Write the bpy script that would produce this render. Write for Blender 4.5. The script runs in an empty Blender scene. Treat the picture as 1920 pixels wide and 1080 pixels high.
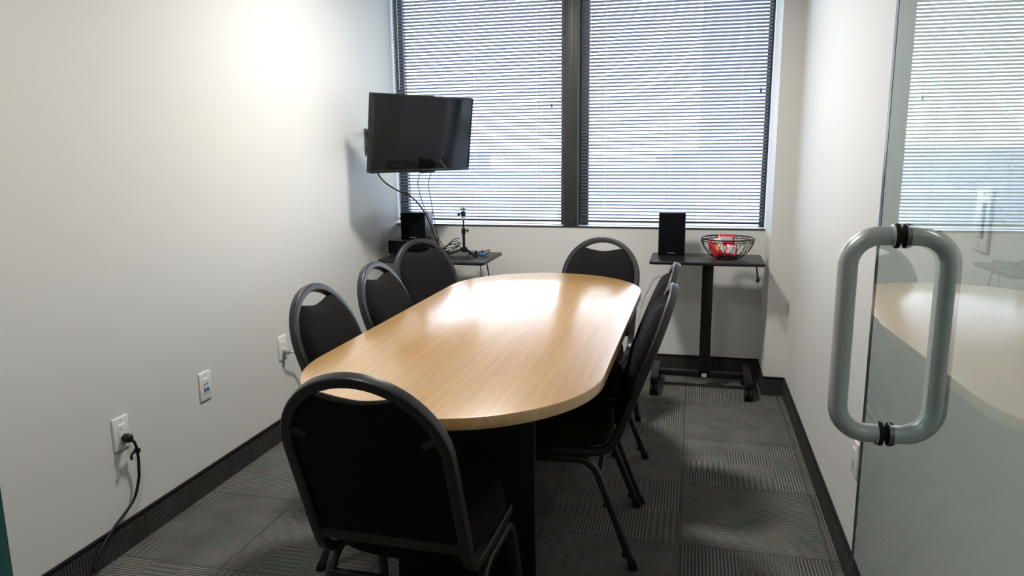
import bpy, bmesh, math, random
from mathutils import Vector, Matrix, Quaternion

random.seed(4)
S = bpy.context.scene
COL = S.collection
PI = math.pi

# ------------------------------------------------------------------ camera
F_PX, YAW, PITCH, ROLL = 1386.7, 0.241, -0.1864, 0.0098
cam_d = bpy.data.cameras.new('camera')
cam_d.sensor_width = 36.0
cam_d.lens = F_PX / 1920 * 36.0
cam_d.clip_start = 0.02
cam_d.clip_end = 1000
cam = bpy.data.objects.new('camera', cam_d)
COL.objects.link(cam)
Rm = Matrix.Rotation(YAW, 3, 'Z') @ Matrix.Rotation(PITCH, 3, 'X') @ Matrix.Rotation(ROLL, 3, 'Y')
right, fwd, up = Rm.col[0], Rm.col[1], Rm.col[2]
M = Matrix.Identity(4)
for i in range(3):
    M[i][0] = right[i]; M[i][1] = up[i]; M[i][2] = -fwd[i]
M[0][3], M[1][3], M[2][3] = 1.9248, 0.0, 1.397
cam.matrix_world = M
S.camera = cam

# ------------------------------------------------------------------ world
SKY = 11.5
w = bpy.data.worlds.new('overcast_sky'); S.world = w; w.use_nodes = True
nt = w.node_tree; nt.nodes.clear()
out = nt.nodes.new('ShaderNodeOutputWorld'); bg = nt.nodes.new('ShaderNodeBackground')
tc = nt.nodes.new('ShaderNodeTexCoord'); sp = nt.nodes.new('ShaderNodeSeparateXYZ')
cr = nt.nodes.new('ShaderNodeValToRGB')
cr.color_ramp.elements[0].position = 0.0; cr.color_ramp.elements[0].color = (0.86, 0.93, 1.0, 1)
cr.color_ramp.elements[1].position = 0.7; cr.color_ramp.elements[1].color = (0.50, 0.66, 0.95, 1)
nt.links.new(tc.outputs['Generated'], sp.inputs[0]); nt.links.new(sp.outputs['Z'], cr.inputs[0])
nt.links.new(cr.outputs[0], bg.inputs[0]); bg.inputs[1].default_value = SKY
nt.links.new(bg.outputs[0], out.inputs[0])

S.view_settings.view_transform = 'Standard'
S.view_settings.look = 'None'
S.view_settings.gamma = 1.0
S.view_settings.use_curve_mapping = False
S.view_settings.exposure = 0.0
LAMP_W = 42.0          # each ceiling downlight
CORRIDOR_W = 5.0
try:
    S.cycles.max_bounces = 10; S.cycles.diffuse_bounces = 5; S.cycles.glossy_bounces = 5
    S.cycles.transparent_max_bounces = 16
    S.cycles.sample_clamp_indirect = 20.0
except Exception:
    pass

# room constants (metres)
W, D, XC, DC, HC = 2.4587, 4.622, 2.3443, 0.359, 2.74
HB = 0.1109; ZS = 0.9025; M0, M1 = 1.128, 1.217; ZT = 2.62
YF = 0.42             # plane of the glass front

# ------------------------------------------------------------------ materials
def mat(name, color, rough=0.5, metal=0.0, spec=0.5, coat=0.0, coat_rough=0.1, sheen=0.0):
    m = bpy.data.materials.new(name); m.use_nodes = True
    b = m.node_tree.nodes['Principled BSDF']
    b.inputs['Base Color'].default_value = (*color, 1); b.inputs['Roughness'].default_value = rough
    b.inputs['Metallic'].default_value = metal; b.inputs['Specular IOR Level'].default_value = spec
    b.inputs['Coat Weight'].default_value = coat; b.inputs['Coat Roughness'].default_value = coat_rough
    b.inputs['Sheen Weight'].default_value = sheen
    return m, m.node_tree, b

def noise_bump(nt, b, scale, strength, dist=0.001, detail=2.0):
    tc = nt.nodes.new('ShaderNodeTexCoord'); n = nt.nodes.new('ShaderNodeTexNoise'); bp = nt.nodes.new('ShaderNodeBump')
    n.inputs['Scale'].default_value = scale; n.inputs['Detail'].default_value = detail
    bp.inputs['Strength'].default_value = strength; bp.inputs['Distance'].default_value = dist
    nt.links.new(tc.outputs['Object'], n.inputs['Vector']); nt.links.new(n.outputs['Fac'], bp.inputs['Height'])
    nt.links.new(bp.outputs[0], b.inputs['Normal'])
    return n

def noise_color(nt, b, c1, c2, scale, detail=3.0, lo=0.35, hi=0.65, coord='Object'):
    tc = nt.nodes.new('ShaderNodeTexCoord'); n = nt.nodes.new('ShaderNodeTexNoise'); r = nt.nodes.new('ShaderNodeValToRGB')
    n.inputs['Scale'].default_value = scale; n.inputs['Detail'].default_value = detail
    r.color_ramp.elements[0].position = lo; r.color_ramp.elements[0].color = (*c1, 1)
    r.color_ramp.elements[1].position = hi; r.color_ramp.elements[1].color = (*c2, 1)
    nt.links.new(tc.outputs[coord], n.inputs['Vector']); nt.links.new(n.outputs['Fac'], r.inputs[0])
    nt.links.new(r.outputs[0], b.inputs['Base Color'])

MAT = {}
m, t, b = mat('painted_wall', (0.70, 0.694, 0.665), 0.55, spec=0.3); noise_bump(t, b, 260, 0.05); MAT['wall'] = m
m, t, b = mat('ceiling_paint', (0.78, 0.78, 0.76), 0.9); noise_bump(t, b, 120, 0.2); MAT['ceiling'] = m
m, t, b = mat('dark_bronze_aluminium', (0.055, 0.055, 0.050), 0.45, 0.3); noise_bump(t, b, 300, 0.05); MAT['bronze'] = m
m, t, b = mat('window_ledge_paint', (0.75, 0.76, 0.76), 0.4); MAT['ledge'] = m
m, t, b = mat('blind_aluminium', (0.22, 0.22, 0.265), 0.5, 0.0); MAT['slat'] = m
m, t, b = mat('blind_rail', (0.07, 0.07, 0.075), 0.4, 0.5); MAT['rail'] = m
m, t, b = mat('blind_cord', (0.88, 0.88, 0.90), 0.7); MAT['cordw'] = m
m, t, b = mat('clear_wand', (0.75, 0.77, 0.80), 0.15); MAT['wand'] = m
m, t, b = mat('black_fabric', (0.010, 0.010, 0.0105), 0.9, spec=0.12)
noise_bump(t, b, 900, 0.5, 0.001); noise_color(t, b, (0.0038, 0.0037, 0.004), (0.0142, 0.0132, 0.0122), 420, 2); MAT['fabric'] = m
m, t, b = mat('hammered_black_powder_coat', (0.016, 0.0165, 0.018), 0.34, 0.1, spec=0.6)
noise_bump(t, b, 420, 0.35, 0.0006); MAT['frame'] = m
m, t, b = mat('black_back_board', (0.003, 0.003, 0.0035), 0.6, spec=0.15); noise_bump(t, b, 500, 0.2, 0.0005); MAT['board'] = m
m, t, b = mat('black_satin_steel', (0.006, 0.006, 0.0065), 0.45, 0.0, spec=0.3); MAT['blacksteel'] = m
m, t, b = mat('black_plastic', (0.008, 0.008, 0.009), 0.45, spec=0.35); MAT['plastic'] = m
m, t, b = mat('black_rubber', (0.008, 0.008, 0.008), 0.75, spec=0.2); MAT['rubber'] = m
m, t, b = mat('glossy_black_screen', (0.004, 0.0045, 0.0055), 0.04, spec=0.38); MAT['screen'] = m
m, t, b = mat('gloss_black_bezel', (0.008, 0.008, 0.009), 0.25, spec=0.4); MAT['bezel'] = m
m, t, b = mat('black_vinyl_wood_cabinet', (0.008, 0.009, 0.012), 0.38, spec=0.5); noise_bump(t, b, 200, 0.1, 0.0004); MAT['cabinet'] = m
m, t, b = mat('speaker_grille_cloth', (0.0035, 0.004, 0.0055), 0.9, spec=0.1); noise_bump(t, b, 1500, 0.5, 0.0006); MAT['grille'] = m
m, t, b = mat('white_plate_plastic', (0.80, 0.80, 0.78), 0.3); MAT['white'] = m
m, t, b = mat('slot_dark', (0.03, 0.03, 0.03), 0.6); MAT['slot'] = m
m, t, b = mat('jack_blue', (0.03, 0.16, 0.42), 0.4); MAT['blue'] = m
m, t, b = mat('jack_grey', (0.30, 0.30, 0.30), 0.5); MAT['grey'] = m
m, t, b = mat('plug_grey', (0.40, 0.40, 0.37), 0.45); MAT['pluggrey'] = m
m, t, b = mat('brushed_stainless', (0.50, 0.52, 0.515), 0.36, 0.65)
noise_bump(t, b, 700, 0.06, 0.0003); MAT['steel'] = m
m, t, b = mat('bright_metal', (0.6, 0.6, 0.6), 0.2, 1.0); MAT['chrome'] = m
m, t, b = mat('black_wire', (0.012, 0.011, 0.010), 0.4, 0.4); MAT['wire'] = m
m, t, b = mat('red_foil', (0.62, 0.018, 0.025), 0.3, 0.1, coat=0.4); noise_bump(t, b, 60, 0.5, 0.004); MAT['red'] = m
m, t, b = mat('pack_white', (0.78, 0.76, 0.75), 0.35); MAT['packwhite'] = m
m, t, b = mat('pack_grey', (0.42, 0.43, 0.44), 0.4); MAT['packgrey'] = m
m, t, b = mat('pack_gold', (0.62, 0.36, 0.05), 0.4); MAT['packgold'] = m
m, t, b = mat('side_table_black_laminate', (0.009, 0.009, 0.010), 0.36, spec=0.45); noise_bump(t, b, 350, 0.1, 0.0004); MAT['laminate'] = m
m, t, b = mat('silver_label', (0.45, 0.46, 0.47), 0.4); MAT['label'] = m
m, t, b = mat('table_base_black', (0.005, 0.006, 0.007), 0.5, spec=0.25); noise_bump(t, b, 300, 0.1, 0.0004); MAT['base'] = m
m, t, b = mat('roof_city_grey', (0.33, 0.34, 0.36), 0.8); noise_color(t, b, (0.36, 0.37, 0.40), (0.48, 0.48, 0.51), 0.15, 4); MAT['city'] = m
m, t, b = mat('city_pale', (0.42, 0.41, 0.46), 0.8); MAT['citypale'] = m
m, t, b = mat('city_window', (0.36, 0.37, 0.42), 0.35); MAT['citywin'] = m
m, t, b = mat('tree_leaves', (0.06, 0.10, 0.04), 0.9); noise_color(t, b, (0.10, 0.12, 0.09), (0.20, 0.23, 0.17), 1.2, 4); MAT['leaf'] = m
m, t, b = mat('tree_bark', (0.08, 0.06, 0.045), 0.9); MAT['bark'] = m
m, t, b = mat('outdoor_ground', (0.3, 0.3, 0.3), 0.95); noise_color(t, b, (0.12, 0.16, 0.10), (0.42, 0.42, 0.42), 0.03, 6, 0.42, 0.58); MAT['ground'] = m

# teal glass edge
m, t, b = mat('teal_glass_edge', (0.0, 0.15, 0.15), 0.15, spec=0.7); MAT['teal'] = m
m, t, b = mat('door_glass_edge', (0.04, 0.06, 0.07), 0.12, spec=0.7); MAT['gedge'] = m

def glass_mat(name, tint, ior=1.52, boost=1.0):
    """sheet glass: straight-through tinted transmission + mirror reflection of both faces"""
    m = bpy.data.materials.new(name); m.use_nodes = True; nt = m.node_tree; nt.nodes.clear()
    o = nt.nodes.new('ShaderNodeOutputMaterial'); mx = nt.nodes.new('ShaderNodeMixShader')
    tr = nt.nodes.new('ShaderNodeBsdfTransparent'); gl = nt.nodes.new('ShaderNodeBsdfGlossy')
    tr.inputs[0].default_value = (*tint, 1); gl.inputs['Roughness'].default_value = 0.0
    gl.inputs['Color'].default_value = (0.93, 0.96, 0.96, 1)
    fr = nt.nodes.new('ShaderNodeFresnel'); fr.inputs['IOR'].default_value = ior
    geo = nt.nodes.new('ShaderNodeNewGeometry')
    # two faces: 2R/(1+R)
    a = nt.nodes.new('ShaderNodeMath'); a.operation = 'MULTIPLY'; a.inputs[1].default_value = 2.0 * boost
    p = nt.nodes.new('ShaderNodeMath'); p.operation = 'ADD'; p.inputs[1].default_value = 1.0
    d = nt.nodes.new('ShaderNodeMath'); d.operation = 'DIVIDE'
    inv = nt.nodes.new('ShaderNodeMath'); inv.operation = 'SUBTRACT'; inv.inputs[0].default_value = 1.0
    k = nt.nodes.new('ShaderNodeMath'); k.operation = 'MULTIPLY'; k.use_clamp = True
    L = nt.links.new
    L(fr.outputs[0], a.inputs[0]); L(fr.outputs[0], p.inputs[0]); L(a.outputs[0], d.inputs[0]); L(p.outputs[0], d.inputs[1])
    L(geo.outputs['Backfacing'], inv.inputs[1]); L(d.outputs[0], k.inputs[0]); L(inv.outputs[0], k.inputs[1])
    L(k.outputs[0], mx.inputs[0]); L(tr.outputs[0], mx.inputs[1]); L(gl.outputs[0], mx.inputs[2]); L(mx.outputs[0], o.inputs[0])
    return m
MAT['winglass'] = glass_mat('window_glass', (0.97, 0.985, 0.985))
MAT['doorglass'] = glass_mat('door_glass', (0.87, 0.925, 0.91))   # crossed twice (two faces)
MAT['sideglass'] = glass_mat('sidelight_glass', (0.92, 0.96, 0.955))

def emit_mat(name, col, s):
    m = bpy.data.materials.new(name); m.use_nodes = True; nt = m.node_tree; nt.nodes.clear()
    o = nt.nodes.new('ShaderNodeOutputMaterial'); e = nt.nodes.new('ShaderNodeEmission')
    e.inputs[0].default_value = (*col, 1); e.inputs[1].default_value = s
    nt.links.new(e.outputs[0], o.inputs[0]); return m
MAT['lampglow'] = emit_mat('lamp_diffuser_glow', (1.0, 0.95, 0.88), 2.0)

def wood_mat():
    m, nt, b = mat('maple_laminate', (0.7, 0.45, 0.23), 0.3, spec=0.5, coat=1.0, coat_rough=0.19)
    b.inputs['Coat IOR'].default_value = 1.95
    L = nt.links.new
    tc = nt.nodes.new('ShaderNodeTexCoord'); mp = nt.nodes.new('ShaderNodeMapping')
    mp.inputs['Scale'].default_value = (60, 1.6, 20)
    n1 = nt.nodes.new('ShaderNodeTexNoise'); n1.inputs['Scale'].default_value = 1.0; n1.inputs['Detail'].default_value = 6
    n1.inputs['Distortion'].default_value = 0.3
    mp2 = nt.nodes.new('ShaderNodeMapping'); mp2.inputs['Scale'].default_value = (420, 9, 60)
    n2 = nt.nodes.new('ShaderNodeTexNoise'); n2.inputs['Scale'].default_value = 1.0; n2.inputs['Detail'].default_value = 2
    r1 = nt.nodes.new('ShaderNodeValToRGB')
    r1.color_ramp.elements[0].position = 0.3; r1.color_ramp.elements[0].color = (0.53, 0.300, 0.098, 1)
    r1.color_ramp.elements[1].position = 0.7; r1.color_ramp.elements[1].color = (0.63, 0.378, 0.142, 1)
    r2 = nt.nodes.new('ShaderNodeValToRGB')
    r2.color_ramp.elements[0].position = 0.35; r2.color_ramp.elements[0].color = (0.86, 0.83, 0.80, 1)
    r2.color_ramp.elements[1].position = 0.55; r2.color_ramp.elements[1].color = (1, 1, 1, 1)
    mx = nt.nodes.new('ShaderNodeMixRGB'); mx.blend_type = 'MULTIPLY'; mx.inputs[0].default_value = 0.7
    L(tc.outputs['Object'], mp.inputs[0]); L(mp.outputs[0], n1.inputs['Vector']); L(n1.outputs['Fac'], r1.inputs[0])
    L(tc.outputs['Object'], mp2.inputs[0]); L(mp2.outputs[0], n2.inputs['Vector']); L(n2.outputs['Fac'], r2.inputs[0])
    L(r1.outputs[0], mx.inputs[1]); L(r2.outputs[0], mx.inputs[2]); L(mx.outputs[0], b.inputs['Base Color'])
    bp = nt.nodes.new('ShaderNodeBump'); bp.inputs['Strength'].default_value = 0.04; bp.inputs['Distance'].default_value = 0.0004
    L(n2.outputs['Fac'], bp.inputs['Height']); L(bp.outputs[0], b.inputs['Normal'])
    return m
MAT['wood'] = wood_mat()

def carpet_mat(name, wall_axis=None, gain=1.0):
    """quarter-turned ribbed carpet tiles; ribs of the neighbouring tile run the other way"""
    m, nt, b = mat(name, (0.05, 0.05, 0.045), 0.95, spec=0.15)
    L = nt.links.new
    def math_(op, a, c=None, clamp=False):
        n = nt.nodes.new('ShaderNodeMath'); n.operation = op; n.use_clamp = clamp
        for i, v in enumerate((a, c)):
            if v is None: continue
            if isinstance(v, (int, float)): n.inputs[i].default_value = v
            else: L(v, n.inputs[i])
        return n.outputs[0]
    tc = nt.nodes.new('ShaderNodeTexCoord'); s = nt.nodes.new('ShaderNodeSeparateXYZ'); L(tc.outputs['Object'], s.inputs[0])
    if wall_axis == 'x': U, V = s.outputs['X'], s.outputs['Z']
    elif wall_axis == 'y': U, V = s.outputs['Y'], s.outputs['Z']
    else: U, V = s.outputs['X'], s.outputs['Y']
    T = 0.505
    ox, oy = (0.403 - 2 * T, 2.50 - 8 * T) if wall_axis is None else (0.1 - 2 * T, -0.2 - T)
    u = math_('DIVIDE', math_('SUBTRACT', U, ox), T); v = math_('DIVIDE', math_('SUBTRACT', V, oy), T)
    iu, iv = math_('FLOOR', u), math_('FLOOR', v); fu, fv = math_('FRACT', u), math_('FRACT', v)
    par = math_('MODULO', math_('ADD', iu, iv), 2.0)                        # 0 / 1 quarter turn
    def mixf(f, a, c):
        n = nt.nodes.new('ShaderNodeMix'); n.data_type = 'FLOAT'
        L(f, n.inputs[0])
        for i, q in ((2, a), (3, c)):
            if isinstance(q, (int, float)): n.inputs[i].default_value = q
            else: L(q, n.inputs[i])
        return n.outputs[0]
    a = mixf(par, fu, fv); c = mixf(par, fv, fu)                              # a: across ribs, c: along ribs
    cx = nt.nodes.new('ShaderNodeCombineXYZ')
    # blocks inside a tile, different per tile
    wn = nt.nodes.new('ShaderNodeTexWhiteNoise'); wn.noise_dimensions = '3D'
    L(math_('ADD', math_('FLOOR', math_('MULTIPLY', c, 4.0)), math_('MULTIPLY', iu, 7.0)), cx.inputs[0]); L(math_('MULTIPLY', iv, 3.0), cx.inputs[1])
    L(math_('FLOOR', math_('ADD', math_('MULTIPLY', a, 2.6), math_('FLOOR', math_('MULTIPLY', c, 4.0)))), cx.inputs[2])
    L(cx.outputs[0], wn.inputs['Vector'])
    bsel = wn.outputs['Value']
    tw = nt.nodes.new('ShaderNodeTexWhiteNoise'); tw.noise_dimensions = '2D'
    cx2 = nt.nodes.new('ShaderNodeCombineXYZ'); L(iu, cx2.inputs[0]); L(iv, cx2.inputs[1]); L(cx2.outputs[0], tw.inputs['Vector'])
    tb = tw.outputs['Value']
    NR = 42.0
    rib = math_('ABSOLUTE', math_('SUBTRACT', math_('FRACT', math_('MULTIPLY', a, NR)), 0.5))      # 0..0.5
    rib = math_('MULTIPLY', math_('SUBTRACT', rib, 0.12), 4.2, True)
    # small cross ribs (tufts) along the rib
    nz = nt.nodes.new('ShaderNodeTexNoise'); nz.inputs['Scale'].default_value = 420; nz.inputs['Detail'].default_value = 1.0
    L(tc.outputs['Object'], nz.inputs['Vector'])
    tuft = math_('MULTIPLY', math_('SUBTRACT', nz.outputs['Fac'], 0.32), 3.0, True)
    cross = math_('ABSOLUTE', math_('SUBTRACT', math_('FRACT', math_('MULTIPLY', c, 62.0)), 0.5))
    cross = math_('MULTIPLY', math_('SUBTRACT', cross, 0.08), 3.5, True)
    # four weaves: plain ribs, ribs cut by a cross rib, cross ribs faint, near-flat
    w1 = math_('GREATER_THAN', bsel, 0.30); w2 = math_('GREATER_THAN', bsel, 0.62); w3 = math_('GREATER_THAN', bsel, 0.86)
    p0 = math_('ADD', math_('MULTIPLY', rib, 0.75), 0.10)
    p1 = math_('MULTIPLY', math_('ADD', math_('MULTIPLY', rib, 0.8), 0.12), math_('ADD', math_('MULTIPLY', cross, 0.42), 0.62))
    p2 = math_('ADD', math_('MULTIPLY', rib, 0.28), 0.30)
    big = math_('ABSOLUTE', math_('SUBTRACT', math_('FRACT', math_('MULTIPLY', a, 21.0)), 0.5))
    p3 = math_('ADD', math_('MULTIPLY', math_('MULTIPLY', big, 2.0), 0.42), 0.20)
    pat = mixf(w3, mixf(w2, mixf(w1, p0, p1), p2), p3)
    pat = math_('MULTIPLY', pat, math_('ADD', math_('MULTIPLY', tuft, 0.75), 0.40))
    nb = nt.nodes.new('ShaderNodeTexNoise'); nb.inputs['Scale'].default_value = 7.0; nb.inputs['Detail'].default_value = 3
    L(tc.outputs['Object'], nb.inputs['Vector'])
    lvl = math_('ADD', math_('MULTIPLY', bsel, 0.06), math_('ADD', math_('MULTIPLY', tb, 0.28), math_('MULTIPLY', nb.outputs['Fac'], 0.9)))
    ramp = nt.nodes.new('ShaderNodeMix'); ramp.data_type = 'RGBA'
    ramp.inputs[6].default_value = (0.018 * gain, 0.019 * gain, 0.018 * gain, 1)
    hue = nt.nodes.new('ShaderNodeTexNoise'); hue.inputs['Scale'].default_value = 9.0; hue.inputs['Detail'].default_value = 2
    L(tc.outputs['Object'], hue.inputs['Vector'])
    yarn = nt.nodes.new('ShaderNodeMix'); yarn.data_type = 'RGBA'
    yarn.inputs[6].default_value = (0.208 * gain, 0.199 * gain, 0.172 * gain, 1); yarn.inputs[7].default_value = (0.178 * gain, 0.198 * gain, 0.184 * gain, 1)
    L(math_('MULTIPLY', math_('SUBTRACT', hue.outputs['Fac'], 0.38), 4.0, True), yarn.inputs[0]); L(yarn.outputs[2], ramp.inputs[7])
    L(math_('MULTIPLY', pat, math_('ADD', lvl, 0.25)), ramp.inputs[0])
    # seams
    seam = math_('MINIMUM', math_('MINIMUM', fu, math_('SUBTRACT', 1.0, fu)), math_('MINIMUM', fv, math_('SUBTRACT', 1.0, fv)))
    seam = math_('ADD', math_('MULTIPLY', math_('GREATER_THAN', seam, 0.004), 0.55), 0.45)
    mul = nt.nodes.new('ShaderNodeMixRGB'); mul.blend_type = 'MULTIPLY'; mul.inputs[0].default_value = 1.0
    cmb = nt.nodes.new('ShaderNodeCombineXYZ')
    for i in range(3): L(seam, cmb.inputs[i])
    L(ramp.outputs[2], mul.inputs[1]); L(cmb.outputs[0], mul.inputs[2]); L(mul.outputs[0], b.inputs['Base Color'])
    bp = nt.nodes.new('ShaderNodeBump'); bp.inputs['Strength'].default_value = 0.6; bp.inputs['Distance'].default_value = 0.003
    L(pat, bp.inputs['Height']); L(bp.outputs[0], b.inputs['Normal'])
    return m
MAT['carpet'] = carpet_mat('ribbed_carpet_tile', None, 1.45)
MAT['carpet_x'] = carpet_mat('carpet_base_strip_back', 'x', 0.6)
MAT['carpet_y'] = carpet_mat('carpet_base_strip_side', 'y', 0.6)

# ------------------------------------------------------------------ mesh helpers
def finish(name, bm, material, parent=None, smooth=True, bevel=0.0, seg=2, angle=35):
    me = bpy.data.meshes.new(name)
    bmesh.ops.recalc_face_normals(bm, faces=bm.faces)
    bm.to_mesh(me); bm.free()
    mats = material if isinstance(material, (list, tuple)) else [material]
    for mm in mats: me.materials.append(MAT[mm] if isinstance(mm, str) else mm)
    o = bpy.data.objects.new(name, me); COL.objects.link(o)
    if parent: o.parent = parent
    if smooth:
        me.shade_smooth()
        e = o.modifiers.new('split', 'EDGE_SPLIT'); e.split_angle = math.radians(angle)
    if bevel:
        bv = o.modifiers.new('bevel', 'BEVEL'); bv.width = bevel; bv.segments = seg; bv.limit_method = 'ANGLE'
        if smooth:
            o.modifiers.move(1, 0)
    return o

def tag(o, label=None, cat=None, group=None, kind=None):
    if label: o['label'] = label
    if cat: o['category'] = cat
    if group: o['group'] = group
    if kind: o['kind'] = kind
    return o

def empty(name, loc=(0, 0, 0), rz=0, label=None, cat=None, group=None):
    o = bpy.data.objects.new(name, None); COL.objects.link(o); o.empty_display_size = 0.05
    o.location = loc; o.rotation_euler = (0, 0, rz)
    return tag(o, label, cat, group)

def box(bm, lo, hi, mi=0, xf=None):
    vs = []
    for z in (lo[2], hi[2]):
        for x, y in ((lo[0], lo[1]), (hi[0], lo[1]), (hi[0], hi[1]), (lo[0], hi[1])):
            p = Vector((x, y, z)); vs.append(bm.verts.new(xf @ p if xf else p))
    for f in ((0, 1, 2, 3), (4, 7, 6, 5), (0, 4, 5, 1), (1, 5, 6, 2), (2, 6, 7, 3), (3, 7, 4, 0)):
        bm.faces.new([vs[i] for i in f]).material_index = mi
    return vs

def catmull(pts, n=8):
    pts = [Vector(p) for p in pts]; res = []
    P = [2 * pts[0] - pts[1]] + pts + [2 * pts[-1] - pts[-2]]
    for i in range(1, len(P) - 2):
        a, b_, c, d = P[i - 1], P[i], P[i + 1], P[i + 2]
        for k in range(n):
            t_ = k / n
            res.append(0.5 * (2 * b_ + (c - a) * t_ + (2 * a - 5 * b_ + 4 * c - d) * t_ ** 2 + (-a + 3 * b_ - 3 * c + d) * t_ ** 3))
    res.append(pts[-1]); return res

def round_profile(w_, h_, r_, n=3):
    pts = []
    for cx_, cy_, a0 in ((w_ / 2 - r_, h_ / 2 - r_, 0), (-w_ / 2 + r_, h_ / 2 - r_, 90), (-w_ / 2 + r_, -h_ / 2 + r_, 180), (w_ / 2 - r_, -h_ / 2 + r_, 270)):
        for k in range(n + 1):
            a = math.radians(a0 + 90 * k / n); pts.append((cx_ + r_ * math.cos(a), cy_ + r_ * math.sin(a)))
    return pts

def circle_profile(r_, n=12):
    return [(r_ * math.cos(2 * PI * k / n), r_ * math.sin(2 * PI * k / n)) for k in range(n)]

def sweep(bm, path, prof, closed=False, ref=None, cap=True, mi=0, scale=None):
    """sweep prof along path; ref = fixed 'second axis' direction, else minimal twist"""
    path = [Vector(p) for p in path]; n = len(path); rings = []
    up_ = None
    for i, p in enumerate(path):
        if closed: tg = path[(i + 1) % n] - path[i - 1]
        else: tg = path[min(i + 1, n - 1)] - path[max(i - 1, 0)]
        tg.normalize()
        if ref is not None:
            v_ = Vector(ref) - Vector(ref).dot(tg) * tg
            if v_.length < 1e-4: v_ = Vector((0, 1, 0)) - tg.y * tg
            v_.normalize()
        else:
            if up_ is None:
                up_ = Vector((0, 0, 1)) if abs(tg.z) < 0.9 else Vector((1, 0, 0))
            v_ = up_ - up_.dot(tg) * tg; v_.normalize(); up_ = v_
        u_ = tg.cross(v_)
        s_ = scale[i] if scale else 1.0
        rings.append([bm.verts.new(p + u_ * a * s_ + v_ * c * s_) for a, c in prof])
    k = len(prof); m_ = n if closed else n - 1
    for i in range(m_):
        A, B = rings[i], rings[(i + 1) % n]
        for j in range(k):
            bm.faces.new((A[j], A[(j + 1) % k], B[(j + 1) % k], B[j])).material_index = mi
    if cap and not closed:
        bm.faces.new(rings[0][::-1]).material_index = mi; bm.faces.new(rings[-1]).material_index = mi

def lathe(bm, prof, n=24, origin=(0, 0, 0), axis='z', mi=0):
    O = Vector(origin); rings = []
    for r_, h_ in prof:
        ring = []
        for k in range(n):
            a = 2 * PI * k / n; x, y = r_ * math.cos(a), r_ * math.sin(a)
            v_ = {'z': Vector((x, y, h_)), 'x': Vector((h_, x, y)), 'y': Vector((x, h_, y))}[axis]
            ring.append(bm.verts.new(O + v_))
        rings.append(ring)
    for A, B in zip(rings[:-1], rings[1:]):
        for k in range(n):
            bm.faces.new((A[k], A[(k + 1) % n], B[(k + 1) % n], B[k])).material_index = mi
    bm.faces.new(rings[0][::-1]).material_index = mi; bm.faces.new(rings[-1]).material_index = mi

def prism(bm, outline, z0, z1, mi=0):
    A = [bm.verts.new((x, y, z0)) for x, y in outline]; B = [bm.verts.new((x, y, z1)) for x, y in outline]
    n = len(outline)
    bm.faces.new(A[::-1]).material_index = mi; bm.faces.new(B).material_index = mi
    for k in range(n): bm.faces.new((A[k], A[(k + 1) % n], B[(k + 1) % n], B[k])).material_index = mi

def boxobj(name, lo, hi, material, parent=None, bevel=0.0, seg=2):
    bm = bmesh.new(); box(bm, lo, hi); return finish(name, bm, material, parent, smooth=bevel > 0, bevel=bevel, seg=seg)

def struct(name, lo, hi, material, bevel=0.0):
    return tag(boxobj(name, lo, hi, material, bevel=bevel), kind='structure')

# ------------------------------------------------------------------ room shell
YB = -2.2          # corridor wall behind the photographer
T = 0.12
struct('floor', (-1.6, YB, -0.1), (W + 1.6, D + T, 0.0), 'carpet')
struct('ceiling', (-1.6, YB, HC), (W + 1.6, D + T, HC + 0.1), 'ceiling')
struct('wall_left', (-T, YF - 0.06, 0), (0, D + T, HC), 'wall')
struct('wall_right', (W, YF - 0.06, 0), (W + T, D + T, HC), 'wall')
struct('wall_corridor', (-1.6, YB - T, 0), (W + 1.6, YB, HC), 'wall')
struct('wall_corridor_left', (-1.6 - T, YB, 0), (-1.6, YF, HC), 'wall')
struct('wall_corridor_right', (W + 1.6, YB, 0), (W + 1.6 + T, YF, HC), 'wall')
struct('wall_front_left', (-1.6, YF - 0.06, 0), (-T, YF + 0.06, HC), 'wall')
struct('wall_front_right', (W + T, YF - 0.06, 0), (W + 1.6, YF + 0.06, HC), 'wall')
struct('wall_front', (0, YF - 0.05, 2.42), (W, YF + 0.05, HC), 'wall')
struct('trim_1', (2.20, YF - 0.05, 0), (W, YF + 0.05, 2.42), 'wall')
# window wall: apron below, lintel above, projecting column on the right
struct('wall_back', (0, D, 0), (W, D + T, ZS), 'wall')
struct('wall_back_lintel', (0, D, ZT), (W, D + T, HC), 'wall')
struct('wall_column', (XC, D - DC, 0), (W, D + T, HC), 'wall')
# carpet base strips with a thin black cap
def base_strip(name, lo, hi, axis, cap_lo, cap_hi):
    o = struct(name, lo, hi, 'carpet_x' if axis == 'x' else 'carpet_y')
    boxobj('cap_trim', cap_lo, cap_hi, 'rubber', o, bevel=0.0015)
tk, ck = 0.008, 0.011
base_strip('baseboard_left', (0, YF + .05, 0), (tk, D, HB - .008), 'y', (0, YF + .05, HB - .010), (ck, D, HB))
base_strip('baseboard_right', (W - tk, YF + .05, 0), (W, D - DC, HB - .008), 'y', (W - ck, YF + .05, HB - .010), (W, D - DC, HB))
base_strip('baseboard_back', (tk, D - tk, 0), (XC, D, HB - .008), 'x', (ck, D - ck, HB - .010), (XC, D, HB))
base_strip('baseboard_column', (XC - tk, D - DC - tk, 0), (W - tk, D - DC, HB - .008), 'x', (XC - ck, D - DC - ck, HB - .010), (W - ck, D - DC, HB))
base_strip('baseboard_column_side', (XC - tk, D - DC, 0), (XC, D - tk, HB - .008), 'y', (XC - ck, D - DC, HB - .010), (XC, D - ck, HB))

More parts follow.
